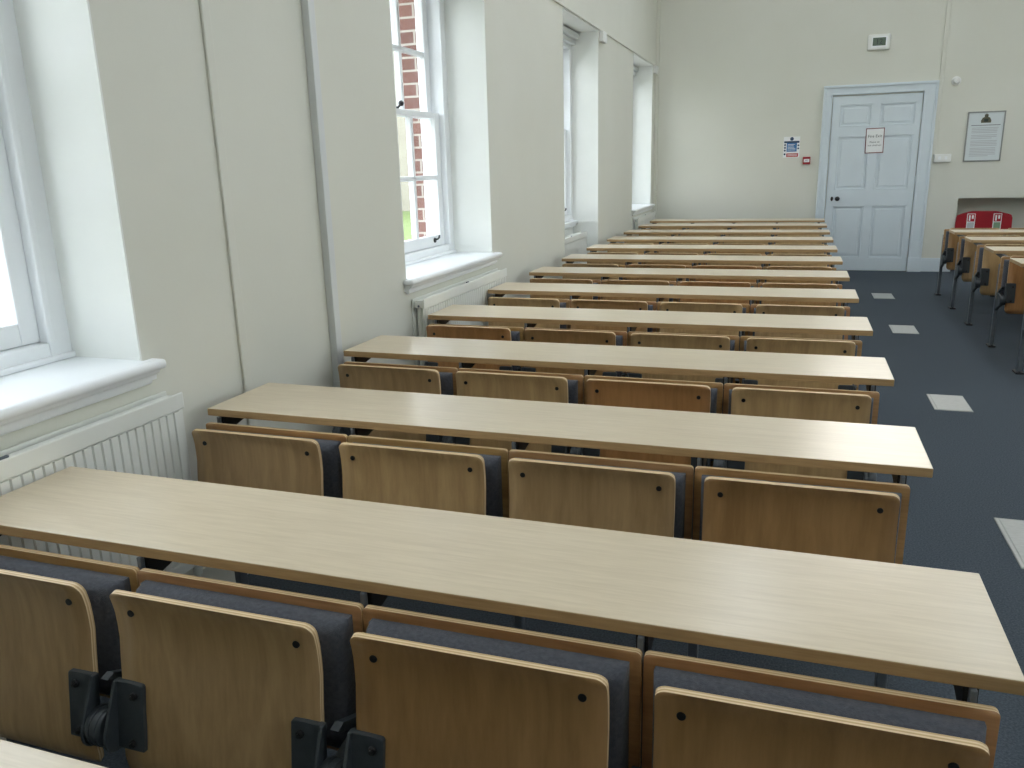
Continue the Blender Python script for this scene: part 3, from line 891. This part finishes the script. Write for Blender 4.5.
# ------------------------------------------------------------------ outside
b = MB(); b.box(-90, -8.9, -40, 110, -.7, -.48)
tag(b.build('lawn', M['grass']), 'bright green lawn outside the windows', 'lawn', kind='structure')
b = MB(); b.box(-9, XO + .02, -40, 110, -.7, -.5); b.box(XE + .3, 90, -40, 110, -.7, -.5)
tag(b.build('paving', M['pave']), 'grey paved ground beside the building outside the windows', 'paving', kind='structure')
r = empty('stone_building', (-17.5, 37, -.5), math.radians(25)); tag(r, 'pale stone building with arched openings across the lawn', 'building')
m = MB(); m.box(-14, 12, 0, 8, 0, 7.5); m.build('wall', M['stone'], r)
m = MB(); m.prism([(-.3, 7.5), (4, 10.5), (8.3, 7.5)], 'x', -14.3, 12.3); m.build('roof', M['slate'], r)
for x in (-11, -7, -3, 1, 5, 9):
    m = MB(); m.prism([(x - .6, .1), (x + .6, .1)] + [(x + .6 * math.cos(a), 2.3 + .6 * math.sin(a)) for a in [PI * q / 10 for q in range(11)]], 'y', -.05, .1); m.build('arched_opening', M['dark'], r)
    m = MB(); m.box(x - .5, x + .5, -.05, .1, 4.2, 6.0); m.build('window', M['dark'], r)
r = empty('shrub', (-9.3, 20.2, -.48)); tag(r, 'small green shrub on the lawn outside the second window', 'shrub')
m = MB()
for q in range(60):
    a = random.uniform(0, 2 * PI); rr = random.uniform(0, .35)
    m.sphere((rr * math.cos(a), rr * math.sin(a), .25 + random.uniform(-.2, .3)), random.uniform(.05, .1), 1, 1, .6, 8, 6)
m.build('foliage', M['leaf'], r)

# ------------------------------------------------------------------ light: overcast sky through the windows
w = bpy.data.worlds.new('overcast_sky'); scene.world = w; w.use_nodes = True
nt = w.node_tree; bg = nt.nodes['Background']
tc = nt.nodes.new('ShaderNodeTexCoord'); sp = nt.nodes.new('ShaderNodeSeparateXYZ'); nt.links.new(tc.outputs['Generated'], sp.inputs[0])
rp = nt.nodes.new('ShaderNodeValToRGB'); rp.color_ramp.elements[0].position = 0; rp.color_ramp.elements[1].position = .7
rp.color_ramp.elements[0].color = (.95, .98, 1.04, 1); rp.color_ramp.elements[1].color = (.92, .97, 1.06, 1)
nt.links.new(sp.outputs['Z'], rp.inputs['Fac']); 
# bright sky patch added beyond the high window to make the desk glare
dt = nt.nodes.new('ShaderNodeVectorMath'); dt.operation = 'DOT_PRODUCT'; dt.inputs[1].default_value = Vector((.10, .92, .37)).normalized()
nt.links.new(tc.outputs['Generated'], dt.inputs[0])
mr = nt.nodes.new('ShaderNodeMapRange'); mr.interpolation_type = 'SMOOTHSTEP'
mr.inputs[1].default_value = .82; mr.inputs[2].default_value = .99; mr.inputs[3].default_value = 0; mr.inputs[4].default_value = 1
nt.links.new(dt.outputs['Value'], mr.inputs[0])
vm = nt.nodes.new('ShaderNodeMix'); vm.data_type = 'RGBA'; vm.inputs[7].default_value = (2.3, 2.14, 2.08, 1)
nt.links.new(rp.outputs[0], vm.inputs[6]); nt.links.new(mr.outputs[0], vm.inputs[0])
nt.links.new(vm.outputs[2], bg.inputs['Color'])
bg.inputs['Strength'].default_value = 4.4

# ------------------------------------------------------------------ camera
cd = bpy.data.cameras.new('camera'); cam = bpy.data.objects.new('camera', cd); COL.objects.link(cam)
F_ = 812.08
cd.sensor_width = 36; cd.sensor_fit = 'HORIZONTAL'; cd.lens = F_ / 1024 * 36
Rv = Vector((0.94666139, 0.32116475, -0.02618061)); Uv = Vector((-0.05924898, 0.25335166, 0.96555813)); Fv = Vector((-0.31673614, 0.91250542, -0.25886691))
cam.matrix_world = Matrix(((Rv.x, Uv.x, -Fv.x, 0), (Rv.y, Uv.y, -Fv.y, 0), (Rv.z, Uv.z, -Fv.z, 1.5), (0, 0, 0, 1)))
cd.clip_start = .03; cd.clip_end = 300
scene.camera = cam
cy = scene.cycles
cy.max_bounces = 10; cy.diffuse_bounces = 6; cy.glossy_bounces = 4; cy.transparent_max_bounces = 12
cy.use_denoising = True; cy.sample_clamp_indirect = 6
cy.caustics_reflective = False; cy.caustics_refractive = False
vs = scene.view_settings
vs.view_transform = 'Standard'; vs.look = 'None'; vs.gamma = 1; vs.use_curve_mapping = False
vs.exposure = 0.27
